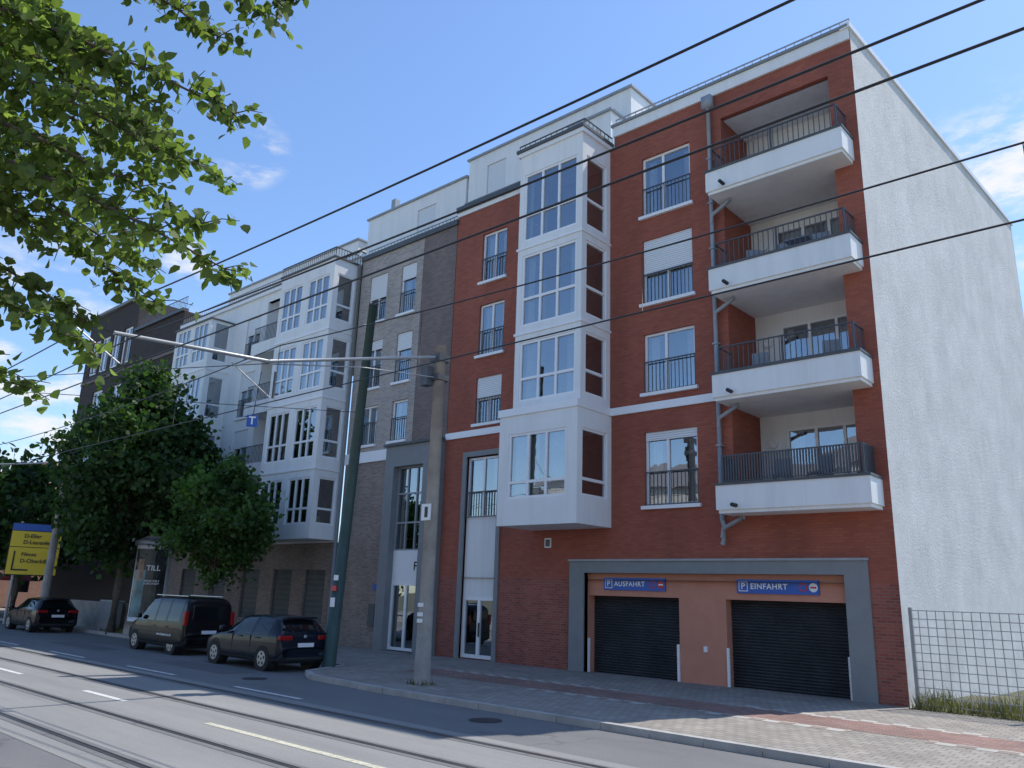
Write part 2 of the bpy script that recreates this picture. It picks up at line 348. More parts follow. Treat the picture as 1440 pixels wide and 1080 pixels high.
for nm,x0,x1,tx in (("exit_sign",-19.35,-16.5,"AUSFAHRT"),("entry_sign",-13.55,-10.6,"EINFAHRT")):
    box(R,nm,"sign_blue",FM,x0,x1,d+.01,d+.07,3.2,3.68)
    box(R,nm,"sign_white",FM,x0+.08,x0+.42,d+.07,d+.08,3.27,3.61); box(R,nm,"sign_blue",FM,x0+.11,x0+.39,d+.08,d+.085,3.30,3.58)
    text(R,"letter_p","P",.3,(x0+.25,d+.095,3.44),FM,"sign_white")
    text(R,"lettering",tx,.27,(x0+.52,d+.085,3.44),FM,"sign_white",align='LEFT',sp=1.12)
    ex=tx[0]=="A"
    for k in (0,1):
        cx=x1-.53+k*.35; red=(k==1)==ex or k==0
        mm="sign_red" if red else "sign_white"
        poly(R,nm,mm,[FM(cx+.15*math.cos(t),d+.078,3.44+.15*math.sin(t)) for t in [2*math.pi*i/20 for i in range(20)]])
        if k==1: box(R,nm,"sign_white" if red else "sign_red",FM,cx-.1,cx+.1,d+.079,d+.084,3.41,3.47)
        else: poly(R,nm,"sign_blue",[FM(cx+.11*math.cos(t),d+.081,3.44+.11*math.sin(t)) for t in [2*math.pi*i/20 for i in range(20)]])
box(R,"garage_intercom","sign_white",FM,-14.95,-14.8,d,d+.05,1.1,1.3)
box(R,"wall_vent","white_frame",FM,-22.35,-22.0,0,.04,4.9,5.3); box(R,"wall_vent","anthracite",FM,-22.3,-22.05,.04,.05,4.95,5.25)
bz=[(5.9,6.88),(10.0,10.98),(14.2,15.18),(18.35,19.3)]
ceil=[10.0,14.2,18.35,22.35]
L0,L1,BD=-13.4,-8.95,2.4
poly(R,"balcony_recess","red_brick",[FM(L0,-.25,5.9),FM(L0,-.25,22.35),FM(L0,-BD,22.35),FM(L0,-BD,5.9)])
poly(R,"balcony_recess","red_brick",[FM(L1,-.25,5.9),FM(L1,-.25,22.35),FM(L1,-BD,22.35),FM(L1,-BD,5.9)])
poly(R,"balcony_recess","white_plaster",[FM(L0,-.2,22.35),FM(L1,-.2,22.35),FM(L1,-BD,22.35),FM(L0,-BD,22.35)])
dh=[(-12.35,-9.0,bz[i][1]-.4,ceil[i]-.55) for i in range(4)]
wall(R,"balcony_recess","white_plaster",FM,L0,L1,5.9,22.35,dh,d=-BD,rev=.2)
for i,(a,b) in enumerate(bz):
    x0,x1=-13.5,-8.3
    box(R,"balconies","white_plaster",FM,L0+.002,L1-.002,-BD+.002,0,a+.003,b-.35)
    box(R,"balconies","white_plaster",FM,x0,x1,0.0,1.1,a,b-.2)
    box(R,"balconies","white_plaster",FM,x0-.06,x1+.06,0.98,1.18,a+.12,b)
    box(R,"balconies","white_plaster",FM,x0-.06,x0+.1,0.004,.98,a+.12,b); box(R,"balconies","white_plaster",FM,x1-.1,x1+.06,0.004,.98,a+.12,b)
    box(R,"balconies","anthracite",FM,x0-.1,x1+.1,0.94,1.22,b,b+.09); box(R,"balconies","anthracite",FM,x0-.1,x0+.14,0.002,.94,b,b+.09); box(R,"balconies","anthracite",FM,x1-.14,x1+.1,0.002,.94,b,b+.09)
    sp=.10 if i==0 else .19
    zt=b+1.1; th_=.024 if i==0 else .013
    railing(R,FM,x0+.15,x1-.15,1.0,b+.14,zt,sp=sp,part="balcony_railings",th=th_)
    frr=Fr((x1-.15,0),(0,1)); railing(R,frr,-1.0,-.02,0,b+.14,zt,sp=sp,part="balcony_railings",th=th_)
    frr=Fr((x0+.15,0),(0,1)); railing(R,frr,-1.0,-.02,0,b+.14,zt,sp=sp,part="balcony_railings",th=th_)
    for px in (x0+.15,-10.9,x1-.15): box(R,"balcony_railings","rail_metal",FM,px-.03,px+.03,.97,1.03,b+.09,zt+.01)
    window(R,Fr((0,BD),(1,0)),-12.35,-9.0,dh[i][2],dh[i][3],d=-.08,cols=3,sill=False,curt=[.3,.2,.8,.4][i])
    tube(R,"balcony_drain","plastic_dark",[(x0+.7,-1.15,a+.25),(x0+.7,-1.5,a+.25)],.07)
    tube(R,"wall_lamps","sign_white",[(-12.85,BD-.02,a+3.0),(-12.85,BD-.12,a+3.0)],.17,14)
def chair(x,y,z,rot,mat="chair_grey"):
    c,s_=math.cos(rot),math.sin(rot); f=Fr((x,y),(c,s_))
    box(R,"balcony_chairs",mat,f,-.3,.3,-.3,.3,z+.55,z+.62); box(R,"balcony_chairs",mat,f,-.3,.3,-.34,-.28,z+.62,z+1.25)
    for a in (-.27,.27):
        for dd in (-.27,.27): box(R,"balcony_chairs","rail_metal",f,a-.03,a+.03,dd-.03,dd+.03,z,z+.55)
for i,(x,r) in ((0,(-11.6,.3)),(0,(-10.3,-.5)),(2,(-12.2,.6)),(2,(-11.3,-.3)),(2,(-9.7,.2)),(3,(-11.9,.4)),(1,(-12.3,.2)),(1,(-9.6,.3))):
    chair(x,.1,bz[i][1]-.2 ,r)
box(R,"balcony_table","chair_grey",FM,-10.9,-10.0,-.6,.3,bz[2][1]+.75,bz[2][1]+.8)
box(R,"balcony_table","rail_metal",FM,-10.5,-10.4,-.2,-.1,bz[2][1]-.35,bz[2][1]+.75)
xs=-13.86
tube(R,"downpipes","zinc",[(xs,-.17,23.0),(xs,-.17,19.4),(xs,-.17,5.75)],.085)
tube(R,"downpipes","zinc",[(xs,-.17,5.75),(xs+.12,-.25,5.5),(xs+.12,-.25,5.1),(xs,-.2,4.9)],.085)
for i,(a,b) in enumerate(bz[:4]):
    tube(R,"downpipes","zinc",[(xs,-.2,a-.75),(xs+.12,-.35,a-.45),(xs+.7,-.4,a-.2),(xs+1.0,-.5,a-.1)],.075)
for z in np.arange(6.5,22,2.0): box(R,"pipe_clamps","zinc",FM,xs-.11,xs+.11,.02,.28,z,z+.06)
box(R,"downpipes","zinc",FM,xs-.22,xs+.22,.02,.36,22.9,23.45)
FG=Fr((XR,0),(1.22,21.8))
GL=math.hypot(1.22,21.8)
wall(R,"gable_wall","gable_plaster",FG,0,GL,-.2,23.95)
box(R,"gable_wall","white_frame",FG,-.18,GL+.1,-.3,.08,23.95,24.18)
poly(R,"roof","roof_gravel",[(-18.72,.1,23.9),(XR,.1,23.9),(-6.9,21.7,23.9),(-18.72,21.7,23.9)])
poly(R,"roof","roof_gravel",[(-28.95,.1,22.8),(-18.72,.1,22.8),(-18.72,21.7,22.8),(-28.95,21.7,22.8)])
poly(R,"roof","white_plaster",[(-18.72,0,22.8),(-18.72,21.7,22.8),(-18.72,21.7,23.95),(-18.72,0,23.95)])
poly(R,"back_wall","white_plaster",[(-28.95,21.7,0),(-6.8,21.7,0),(-6.8,21.7,23.9),(-28.95,21.7,23.9)])
def penthouse(o,x0,x1,y0,y1,z0,z1,wins=()):
    f=Fr((0,y0),(1,0)); hs=[(a,b,z0+.4,z1-.8) for a,b in wins]
    wall(o,"penthouse","white_plaster",f,x0,x1,z0,z1,hs)
    wall(o,"penthouse","white_plaster",Fr((x1,0),(0,1)),y0,y1,z0,z1); wall(o,"penthouse","white_plaster",Fr((x0,0),(0,-1)),-y1,-y0,z0,z1)
    box(o,"penthouse","zinc",FM,x0-.12,x1+.12,-y1,-y0+.12,z1,z1+.12)
    for a,b,c,d in hs: window(o,f,a,b,c,d,sill=False,curt=1,shut=.6)
penthouse(R,-31.0,-19.5,2.6,6.2,22.8,28.0,[(-29.5,-28),(-26.5,-25),(-23.0,-21.4)])
penthouse(R,-22.4,-19.9,1.4,2.55,22.8,26.2,[(-21.8,-20.5)])
railing(R,FM,-28.9,-22.6,-.35,23.15,23.6,sp=.3,part="roof_railing",mat="zinc",th=.012)

def bay(o,x0,x1,b,z0,z1,rows,cols,margin=.28,mat="white_plaster",fsplit=None,curts=None,tr=.38):
    f=Fr((0,-b),(1,0)); hs=[]
    groups=fsplit or [(x0+margin,x1-margin)]
    for zb,zt in rows:
        for g in groups: hs.append((g[0],g[1],zb,zt))
    wall(o,"bay_walls",mat,f,x0,x1,z0,z1,hs,rev=.14)
    k=0
    for zb,zt in rows:
        for g in groups:
            window(o,f,g[0],g[1],zb,zt,d=-.1,cols=cols,trans=(zb+(zt-zb)*tr,),sill=False,curt=(curts[k%len(curts)] if curts else None),room=False); k+=1
    fr_=Fr((x1,0),(0,1)); hs=[(-b+.3,-.3,zb,zt) for zb,zt in rows]
    wall(o,"bay_walls",mat,fr_,-b,0,z0,z1,hs,rev=.14)
    for zb,zt in rows: window(o,fr_,-b+.3,-.3,zb,zt,d=-.1,cols=1,trans=(zb+(zt-zb)*tr,),sill=False,curt=0,room=False)
    fl=Fr((x0,0),(0,-1)); hs=[(.3,b-.3,zb,zt) for zb,zt in rows]
    wall(o,"bay_walls",mat,fl,0,b,z0,z1,hs,rev=.14)
    for zb,zt in rows: window(o,fl,.3,b-.3,zb,zt,d=-.1,cols=1,trans=(zb+(zt-zb)*tr,),sill=False,curt=0,room=False)
    for zb,zt in rows:
        poly(o,"rooms","interior",[(x0+.2,-b+.2,zb-.15),(x1-.2,-b+.2,zb-.15),(x1-.2,-.01,zb-.15),(x0+.2,-.01,zb-.15)])
        poly(o,"rooms","curtain",[(x0+.2,-b+.2,zt+.12),(x1-.2,-b+.2,zt+.12),(x1-.2,-.01,zt+.12),(x0+.2,-.01,zt+.12)])
        poly(o,"rooms","interior",[(x0+.1,-.02,zb-.15),(x1-.1,-.02,zb-.15),(x1-.1,-.02,zt+.12),(x0+.1,-.02,zt+.12)])
        for q in range(3):
            xx=random.uniform(x0+.5,x1-1.1); box(o,"plants_and_furniture",random.choice(["chair_grey","curtain","leaf_mid"]),FM,xx,xx+random.uniform(.25,.6),.5,.9,zb-.14,zb+random.uniform(.3,1.0))
    poly(o,"bay_walls",mat,[(x0,-b,z0),(x1,-b,z0),(x1,0,z0),(x0,0,z0)]); poly(o,"bay_walls",mat,[(x0,-b,z1),(x1,-b,z1),(x1,0,z1),(x0,0,z1)])
bay(R,-22.6,-18.95,2.1,10.62,22.9,[(18.5,21.9),(14.4,17.8),(10.95,13.65)],3,curts=[.15,.3,.4])
bay(R,-23.1,-18.88,2.35,5.65,10.3,[(6.75,9.5)],3,curts=[.85],margin=.55,tr=.25)
box(R,"bay_trim","white_frame",FM,-23.15,-18.83,0.0,2.42,10.3,10.62)
for z in (14.0,18.1): box(R,"bay_trim","white_frame",FM,-22.66,-18.89,0.0,2.16,z,z+.1)
box(R,"bay_trim","white_frame",FM,-22.7,-18.85,-.1,2.2,22.9,23.1)
box(R,"bay_trim","anthracite",FM,-22.75,-18.8,-.1,2.28,23.1,23.25)
railing(R,Fr((0,-2.1),(1,0)),-22.7,-18.85,0,23.25,23.55,sp=.3,part="roof_railing"); railing(R,Fr((-18.85,0),(0,1)),-2.1,0,0,23.25,23.55,sp=.3,part="roof_railing")

# ------------------------------------------------------------ GREY BRICK BUILDING
Q="grey_brick_building"
rows=[(18.0,20.95),(14.0,16.85),(10.7,12.95)]
hs=[(-33.45,-32.15,a,b) for a,b in rows]+[(-36.3,-34.7,a,b) for a,b in rows]
wall(Q,"walls","grey_brick",FM,-37.2,-31.6,10.3,22.2,hs)
wall(Q,"walls","grey_brick_dark",FM,-31.6,-28.95,10.3,22.2,d=.02)
wall(Q,"walls","tan_brick",FM,-37.2,-33.2,-.2,9.7)
box(Q,"string_course","white_frame",FM,-37.2,-33.2,-.02,.1,9.7,10.3)
for i,(a,b) in enumerate(rows):
    window(Q,FM,-33.45,-32.15,a,b,rail=1.3,shut=[.3,.35,0][i],cols=1); window(Q,FM,-36.3,-34.7,a,b,rail=1.3,shut=[.5,.2,0][i],cols=2)
box(Q,"roof_trim","anthracite",FM,-37.2,-28.9,-.3,.14,22.2,22.5)
box(Q,"entrance_portal","grey_trim",FM,-33.2,-32.5,-.2,.35,0,10.3); box(Q,"entrance_portal","grey_trim",FM,-30.2,-28.97,-.2,.35,0,10.3); box(Q,"entrance_portal","grey_trim",FM,-32.5,-30.2,-.2,.35,9.2,10.3)
box(Q,"entrance_portal","anthracite",FM,-33.3,-28.9,-.1,.5,10.3,10.42)
window(Q,FM,-32.5,-30.2,4.9,9.2,d=-.1,cols=3,trans=(6.3,7.8),sill=False,curt=.4,mat="zinc",ft=.07)
window(Q,FM,-32.5,-30.2,.05,3.3,d=-.1,cols=2,sill=False,curt=.2,ft=.14)
box(Q,"entrance_panel","sign_white",FM,-32.5,-30.2,-.2,-.05,3.3,4.9)
text(Q,"entrance_lettering","F",.6,(-30.75,-.03,4.1),FM,"sign_black")
box(Q,"letterbox","anthracite",FM,-34.0,-33.5,0,.15,1.1,2.2); box(Q,"house_sign","sign_blue",FM,-33.9,-33.55,0,.04,2.9,3.2)
poly(Q,"roof","roof_gravel",[(-37.2,.1,22.1),(-28.95,.1,22.1),(-28.95,21,22.1),(-37.2,21,22.1)])
poly(Q,"back_wall","white_plaster",[(-37.2,21,0),(-28.95,21,0),(-28.95,21,22.1),(-37.2,21,22.1)])
penthouse(Q,-40.5,-31.2,2.6,7,22.1,27.0,[(-35.5,-33.8)])
box(Q,"chimney","zinc",FM,-38.5,-38.1,-3.2,-2.8,22,28.0)
railing(Q,FM,-37.1,-29,-.3,22.5,23.0,sp=.3,part="roof_railing",mat="zinc",th=.012)
tube(Q,"downpipes","grey_trim",[(-37.3,-.15,22),(-37.3,-.15,.1)],.1)

# ------------------------------------------------------------ WHITE BUILDING
W="white_apartment_building"
r4=[(18.1,21.2),(14.0,17.2),(10.0,13.1),(6.3,8.9)]
hs=[(-50.2,-48.4,a,b) for a,b in r4]+[(-59.6,-58.2,a,b) for a,b in r4]
bh=[(-47.7,-43.4,5.5,22.0)]
wall(W,"walls","white_plaster",FM,-60.5,-37.3,5.4,22.6,hs+bh)
for i,(a,b) in enumerate(r4):
    window(W,FM,-50.2,-48.4,a,b,rail=1.3,shut=random.choice([0,.4])); window(W,FM,-59.6,-58.2,a,b,rail=1.3)
gh=[(-40.2,-38.2,1.0,3.9),(-43.5,-41.5,1.0,3.9),(-47,-45,1.0,3.9),(-51,-49,1.0,3.9),(-55,-53,1.0,3.9)]
wall(W,"base_walls","tan_brick",FM,-60.5,-37.2,-.2,5.4,gh)
for h in gh:
    box(W,"base_shutters","garage_slat",FM,h[0],h[1],-.24,-.15,h[2],h[3])
    for k in range(9): box(W,"base_shutters","anthracite",FM,h[0],h[1],-.15,-.13,h[2]+.3*k+.05,h[2]+.3*k+.2)
rw=[(18.2,21.1),(14.1,17.1),(10.0,13.0),(6.3,8.9)]
bay(W,-43.2,-37.5,1.8,5.5,22.0,rw,3,fsplit=[(-42.9,-40.7),(-40.1,-37.9)],tr=.33)
bay(W,-57.3,-52.0,1.8,5.5,21.2,rw,3,fsplit=[(-57.0,-55.0),(-54.5,-52.4)],tr=.33)
for z in (9.3,13.4,17.5): box(W,"bay_trim","white_frame",FM,-43.25,-37.45,0,1.86,z,z+.12); box(W,"bay_trim","white_frame",FM,-57.35,-51.95,0,1.86,z,z+.12)
railing(W,Fr((0,-1.8),(1,0)),-43.2,-37.5,0,22.1,22.7,sp=.2,part="roof_railing"); railing(W,Fr((-37.5,0),(0,1)),-1.8,0,0,22.1,22.7,sp=.2,part="roof_railing")
box(W,"roof_trim","anthracite",FM,-43.3,-37.4,0,1.9,22.0,22.1); box(W,"roof_trim","anthracite",FM,-57.4,-51.9,0,1.9,21.2,21.3)
box(W,"roof_trim","white_frame",FM,-60.5,-37.3,-.25,.18,22.6,22.85); box(W,"roof_trim","anthracite",FM,-60.5,-37.3,-.25,.24,22.85,22.95)
dh=[(-47.0,-44.0,z+.9,z+3.6) for z in (5.5,9.6,13.7,17.8)]
wall(W,"balcony_recess","white_plaster",FM,-47.7,-43.4,5.5,22.0,dh,d=-2.2)
for x in (-47.7,-43.4): poly(W,"balcony_recess","white_plaster",[FM(x,-.3,5.5),FM(x,-.3,22),FM(x,-2.2,22),FM(x,-2.2,5.5)])
poly(W,"balcony_recess","white_plaster",[FM(-47.7,0,22),FM(-43.4,0,22),FM(-43.4,-2.2,22),FM(-47.7,-2.2,22)])
for i,z in enumerate((5.5,9.6,13.7,17.8)):
    box(W,"balconies","white_plaster",FM,-47.69,-43.41,-2.19,.9,z,z+.85)
    railing(W,FM,-47.6,-43.5,.8,z+.85,z+2.0,sp=.16,part="balcony_railings",th=.014)
    window(W,Fr((0,2.2),(1,0)),*dh[i],d=-.08,cols=2,sill=False)
poly(W,"roof","roof_gravel",[(-60.5,.1,22.6),(-37.3,.1,22.6),(-37.3,21,22.6),(-60.5,21,22.6)])
poly(W,"back_wall","white_plaster",[(-60.5,21,0),(-37.2,21,0),(-37.2,21,22.6),(-60.5,21,22.6)])
penthouse(W,-58.5,-41.5,2.6,7,22.6,25.9,[(-46,-44),(-52,-50),(-56,-54)])
railing(W,FM,-60.4,-43.3,0,22.95,23.5,sp=.3,part="roof_railing",mat="zinc",th=.012)
# ------------------------------------------------------------ DARK BUILDING
K="dark_brick_building"
hs=[]
for z in (5.2,9.2,13.2,17.2):
    for x in (-63,-67,-72,-76): hs.append((x-1.1,x+1.1,z,z+2.6))
hs+= [(x-.9,x+.9,21.6,25.0) for x in (-71.2,-73.6,-76,-78.2)]
wall(K,"walls","dark_brick",FM,-69.5,-60.5,-.2,24.2,[h for h in hs if h[0]>-69.5])
wall(K,"walls","dark_brick",FM,-80.3,-69.5,-.2,27.4,[h for h in hs if h[1]<=-69.5])
for h in hs: window(K,FM,*h,cols=2,sill=False,ft=.2)
for z in (8.6,12.6,16.6,20.8): box(K,"string_course","grey_brick_dark",FM,-80.3,-60.5,-.02,.09,z,z+.25)
box(K,"roof_trim","anthracite",FM,-69.5,-60.5,-.3,.2,24.2,24.45); box(K,"roof_trim","grey_trim",FM,-80.5,-69.4,-.3,.25,27.4,27.65)
poly(K,"walls","dark_brick",[(-69.5,0,24.2),(-69.5,14,24.2),(-69.5,14,27.4),(-69.5,0,27.4)])
poly(K,"walls","dark_brick",[(-60.5,0,0),(-60.5,14,0),(-60.5,14,24.2),(-60.5,0,24.2)])
poly(K,"walls","dark_brick",[(-80.3,0,0),(-80.3,14,0),(-80.3,14,27.4),(-80.3,0,27.4)])
poly(K,"walls","dark_brick",[(-80.3,14,0),(-60.5,14,0),(-60.5,14,24.2),(-80.3,14,24.2)])
poly(K,"roof","roof_gravel",[(-69.5,0,24.1),(-60.5,0,24.1),(-60.5,14,24.1),(-69.5,14,24.1)]); poly(K,"roof","roof_gravel",[(-80.3,0,27.3),(-69.5,0,27.3),(-69.5,14,27.3),(-80.3,14,27.3)])
railing(K,FM,-69.4,-60.5,-.1,24.45,25.5,sp=.25,part="roof_railing")
def simple_house(nm,x0,x1,y0,y1,h,mt,rm="far_wall"):
    f=Fr((0,y0),(1,0)); f2=Fr((x1,0),(0,1)); f3=Fr((0,y1),(-1,0))
    for ff,a0,a1 in ((f,x0,x1),(f2,y0,y1),(f3,-x1,-x0)):
        hs=[(x,x+1.6,z,z+2.4) for x in np.arange(a0+1.5,a1-2,3.6) for z in np.arange(1.5,h-2.5,4.0)]
        wall(nm,"walls",mt,ff,a0,a1,0,h,hs)
        for q in hs: poly(nm,"windows","car_glass",[ff(q[0],-.25,q[2]),ff(q[1],-.25,q[2]),ff(q[1],-.25,q[3]),ff(q[0],-.25,q[3])])
    m_=(y0+y1)/2
    poly(nm,"roof",rm,[(x0-.5,y0-.5,h),(x1+.5,y0-.5,h),(x1-2,m_,h+4),(x0+2,m_,h+4)]); poly(nm,"roof",rm,[(x0-.5,y1+.5,h),(x1+.5,y1+.5,h),(x1-2,m_,h+4),(x0+2,m_,h+4)])
    poly(nm,"roof",rm,[(x1+.5,y0-.5,h),(x1+.5,y1+.5,h),(x1-2,m_,h+4)])
simple_house("distant_house",-120,-96,-3,12,12,"far_wall")
simple_house("distant_apartment_block",-150,-124,-8,10,15,"far_wall_light")
simple_house("distant_corner_house",-170,-140,-40,-22,12,"far_wall")
# unseen pale blocks behind the camera, added to bounce sunlight onto the facades
simple_house("opposite_bounce_block",-62,-34,-66,-50,15,"far_wall_light","roof_tiles_grey")
simple_house("opposite_bounce_block.001",-33,-4,-66,-50,17,"far_wall_light","roof_tiles_grey")
simple_house("opposite_bounce_block.002",-3,28,-66,-50,14,"far_wall_light","roof_tiles_grey")

# ------------------------------------------------------------ GROUND
ZR=-.16
def sheet(nm,m,x0,x1,y0,y1,z): poly(nm,nm,m,[(x0,y0,z),(x1,y0,z),(x1,y1,z),(x0,y1,z)])
sheet("ground","soil",-900,900,-900,900,ZR-.02)
sheet("road","asphalt",-400,200,-26,-5.5,ZR)
sheet("tram_track_bed","track_slab",-400,200,-21.0,-13.5,ZR+.006)
def slab(nm,m,pts,z,zb):
    poly(nm,nm,m,[(x,y,z) for x,y in pts])
    for i in range(len(pts)):
        a=pts[i]; b=pts[(i+1)%len(pts)]
        poly(nm,nm,m,[(a[0],a[1],zb),(b[0],b[1],zb),(b[0],b[1],z),(a[0],a[1],z)])
edge=[(200,-10.4),(-20,-10.25),(-24.3,-9.9),(-25.6,-9.2),(-26.4,-7.6),(-26.9,-6.5),(-400,-6.3)]
slab("pavement","pavers_grey",[(-400,0.5),(200,.5)]+edge,-.002,ZR-.01)
slab("opposite_pavement","pavers_grey",[(-400,-60),(200,-60),(200,-24.5),(-400,-24.5)],-.002,ZR-.01)
def kerb(pts,w=.2):
    for i in range(len(pts)-1):
        a=Vector(pts[i]); b=Vector(pts[i+1]); L=(b-a).length; f=Fr(tuple(a),tuple(b-a))
        n=max(1,int(L/1.33))
        for k in range(n): box("kerb","kerb","kerb_stone",f,L*k/n+.008,L*(k+1)/n-.008,-w,0.01,ZR-.01,.006)
kerb([(30,-10.4),(-20,-10.25),(-24.3,-9.9),(-25.6,-9.2),(-26.4,-7.6),(-26.9,-6.5),(-110,-6.3)])
sheet("cycle_path","pavers_red",-24.0,40,-6.3,-4.6,.003)
for a,b,y0,y1 in ((-23.5,-15.5,-4.6,-4.15),(-17.5,-13.0,-6.75,-6.3),(-11.6,-7.5,-6.75,-6.3),(-11.2,-5,-4.6,-4.15),(-5.8,5,-6.75,-6.3)):
    sheet("paving_markers","pavers_check",a,b,y0,y1,.004)
for a,b in ((-23.8,-20.2),(-31.5,-27.7),(-39.3,-35.5),(-47,-43.3),(-55,-51),(-63,-59)): sheet("lane_markings","road_paint",a,b,-13.3,-13.13,ZR+.012)
for a,b in ((-25.0,-22.3),(-33,-30.2),(-41,-38),(-49,-46)): sheet("lane_markings","road_paint",a,b,-17.28,-17.1,ZR+.012)
sheet("centre_line","road_paint_sunlit",-17.9,-5,-17.33,-17.15,ZR+.012)
for y in (-14.1,-16.0,-18.4,-20.3):
    sheet("tram_rails","steel_rail",-400,200,y-.04,y+.04,ZR+.018)
    sheet("tram_rail_grooves","sign_black",-400,200,y+.045,y+.09,ZR+.018)
    sheet("tram_rail_joint_fill","asphalt",-400,200,y-.2,y+.22,ZR+.0115)
for cx,cy in ((-25.5,-11.5),(-14.5,-11.7)): poly("manhole_cover","manhole_cover","plastic_dark",[(cx+.42*math.cos(t),cy+.42*math.sin(t),ZR+.010) for t in [2*math.pi*i/24 for i in range(24)]])
for cx,cy,w_,h_ in ((-30,-11.0,5.5,1.3),(-42,-10.8,6,1.2),(-5,-11.8,4,.9)):
    sheet("asphalt_patch","asphalt_repair",cx-w_/2,cx+w_/2,cy-h_/2,cy+h_/2,ZR+.0055)

# ------------------------------------------------------------ FENCE
F="mesh_fence"
for k in range(0,9):
    x=-7.75+k*3.3; box(F,"posts","galv",FM,x-.05,x+.05,.0,.1,0,2.9)
x=-7.75
while x<18:
    box(F,"mesh","galv",FM,x-.012,x+.012,.1,.12,.1,2.83); x+=.24
for k in range(12): box(F,"mesh","galv",FM,-7.75,18,.12,.145,.12+k*.245-.012,.12+k*.245+.012)
# ------------------------------------------------------------ POLES AND WIRES
C="catenary_mast"
tube(C,"mast","concrete",[(-20.2,-8.7,-.1),(-20.2,-8.7,3),(-20.2,-8.7,11.4)],.27,16,.19)
tube(C,"arms","galv",[(-20.2,-8.9,10.95),(-20.35,-15.35,9.25),(-20.4,-19.7,8.95)],.055,8)
tube(C,"arms","galv",[(-20.2,-8.9,10.2),(-20.3,-12,9.85),(-20.35,-15.2,9.2)],.02,6)
box(C,"clamps","anthracite",FM,-20.45,-19.95,8.45,8.98,10.1,10.3); box(C,"clamps","anthracite",FM,-20.45,-19.95,8.45,8.98,10.8,11.05); box(C,"switch_box","anthracite",FM,-20.65,-20.3,8.9,9.2,9.9,10.6)
box(C,"notice","sign_white",FM,-20.42,-19.98,8.93,8.97,5.2,5.75); box(C,"notice","sign_black",FM,-20.25,-20.1,8.97,8.98,5.3,5.65)
for z in (1.9,2.1,2.4): box(C,"stickers","sign_white",FM,-20.3,-20.08,8.93,8.98,z,z+.12)
for y,z in ((-15.05,8.1),(-19.35,8.1)):
    tube(C,"insulators","anthracite",[(-20.4,y,z+.1),(-20.4,y,z+.9)],.035,8)
    tube(C,"registration_arms","galv",[(-20.4,y-1.4,8.95),(-20.4,y-.1,8.2)],.02,6)
P="tall_green_pole"
tube(P,"pole","pole_green",[(-26.6,-7.7,-.1),(-26.15,-7.7,7.2),(-25.7,-7.7,14.5)],.26,16,.17)
box(P,"stickers","sign_white",FM,-26.5,-26.25,7.93,7.97,2.2,2.55); box(P,"stickers","sign_red",FM,-26.5,-26.2,7.93,7.98,2.8,3.0); box(P,"stickers","sign_white",FM,-26.4,-26.15,7.93,7.97,3.2,3.4)
def wire(y0,z0,x0,x1,r=.018):
    pts=[(x0+(x1-x0)*i/24,y0,z0(x0+(x1-x0)*i/24)) for i in range(25)]
    tube("overhead_wires","cables","wire",pts,r,5)
def catz(base,sag,xp=-20.3,span=38):
    def f(X):
        t=((X-xp)/span)%1.0; return base-sag*4*t*(1-t)
    return f
for x0,x1 in ((-20.3,18),(-58.3,-20.3),(-96.3,-58.3)):
    wire(-15.05,lambda X:8.1,x0,x1); wire(-19.35,lambda X:8.12,x0,x1)
    wire(-15.05,catz(9.8,.55),x0,x1); wire(-19.35,catz(9.95,.35),x0,x1,.02); wire(-19.35,catz(8.85,.25),x0,x1)
for k in range(-12,6):
    X=-20.3+k*6.3
    tube("overhead_wires","cables","wire",[(X,-15.05,8.1),(X,-15.05,catz(9.8,.55)(X))],.008,4)
tube("overhead_wires","cables","wire",[(-20.4,-15.3,9.2),(-34,-20.5,9.6),(-45,-24.5,10.4)],.014,5)
tube("overhead_wires","cables","wire",[(-20.4,-19.6,8.95),(-22,-24,9.6),(-24,-29,10.3)],.014,5)
tube("overhead_wires","cables","wire",[(-26.0,-7.7,9.9),(-33,-18,9.6),(-38,-26,10.0)],.014,5)
T="tram_stop_sign"
box(T,"panel","sign_blue",Fr((-20.4,-15.6),(.66,.75)),-.15,.15,0,.05,7.25,7.58); text(T,"letter","T",.32,(0,.06,7.41),Fr((-20.4,-15.6),(.66,.75)),"sign_white")
tube(T,"hanger","wire",[(-20.4,-15.6,7.6),(-20.4,-15.5,8.9)],.012,5)
X=-58.3
tube("catenary_mast.001","mast","concrete",[(X,-7.4,-.1),(X,-7.4,11)],.27,12,.2); tube("catenary_mast.001","arms","galv",[(X,-7.4,10.6),(X,-15.3,9.2),(X,-19.7,8.95)],.055,8)

Y="direction_sign"
fy=Fr((-62,-7.3),(.35,.94))
box(Y,"panel","sign_black",fy,-1.55,1.55,-.08,-.02,3.1,6.6)
for z0,z1,m_ in ((6.1,6.55,"sign_blue"),(5.0,6.05,"sign_yellow"),(3.15,4.95,"sign_yellow")):
    box(Y,"panel",m_,fy,-1.5,1.5,-.02,.02,z0,z1)
for tx,zz in (("D-Eller",5.72),("D-Lierenfeld",5.3),("Neuss",4.5),("D-Oberbilk",4.05)):
    text(Y,"lettering",tx,.36,(-.75,.06,zz),fy,"sign_black",align='LEFT')
box(Y,"arrow","sign_black",fy,-1.2,-1.1,.03,.05,3.4,4.7); box(Y,"arrow","sign_black",fy,-1.1,-.2,.03,.05,3.4,3.5)
for a in (-1.0,1.0): tube(Y,"posts","galv",[fy(a,-.15,-.1),fy(a,-.15,6.7)],.09,8)
A="advertising_column"
ax,ay=-48.2,-5.2
def ring(o,p,m,z0,z1,r0,r1,seg=32): tube(o,p,m,[(ax,ay,z0),(ax,ay,z1)],r0,seg,r1)
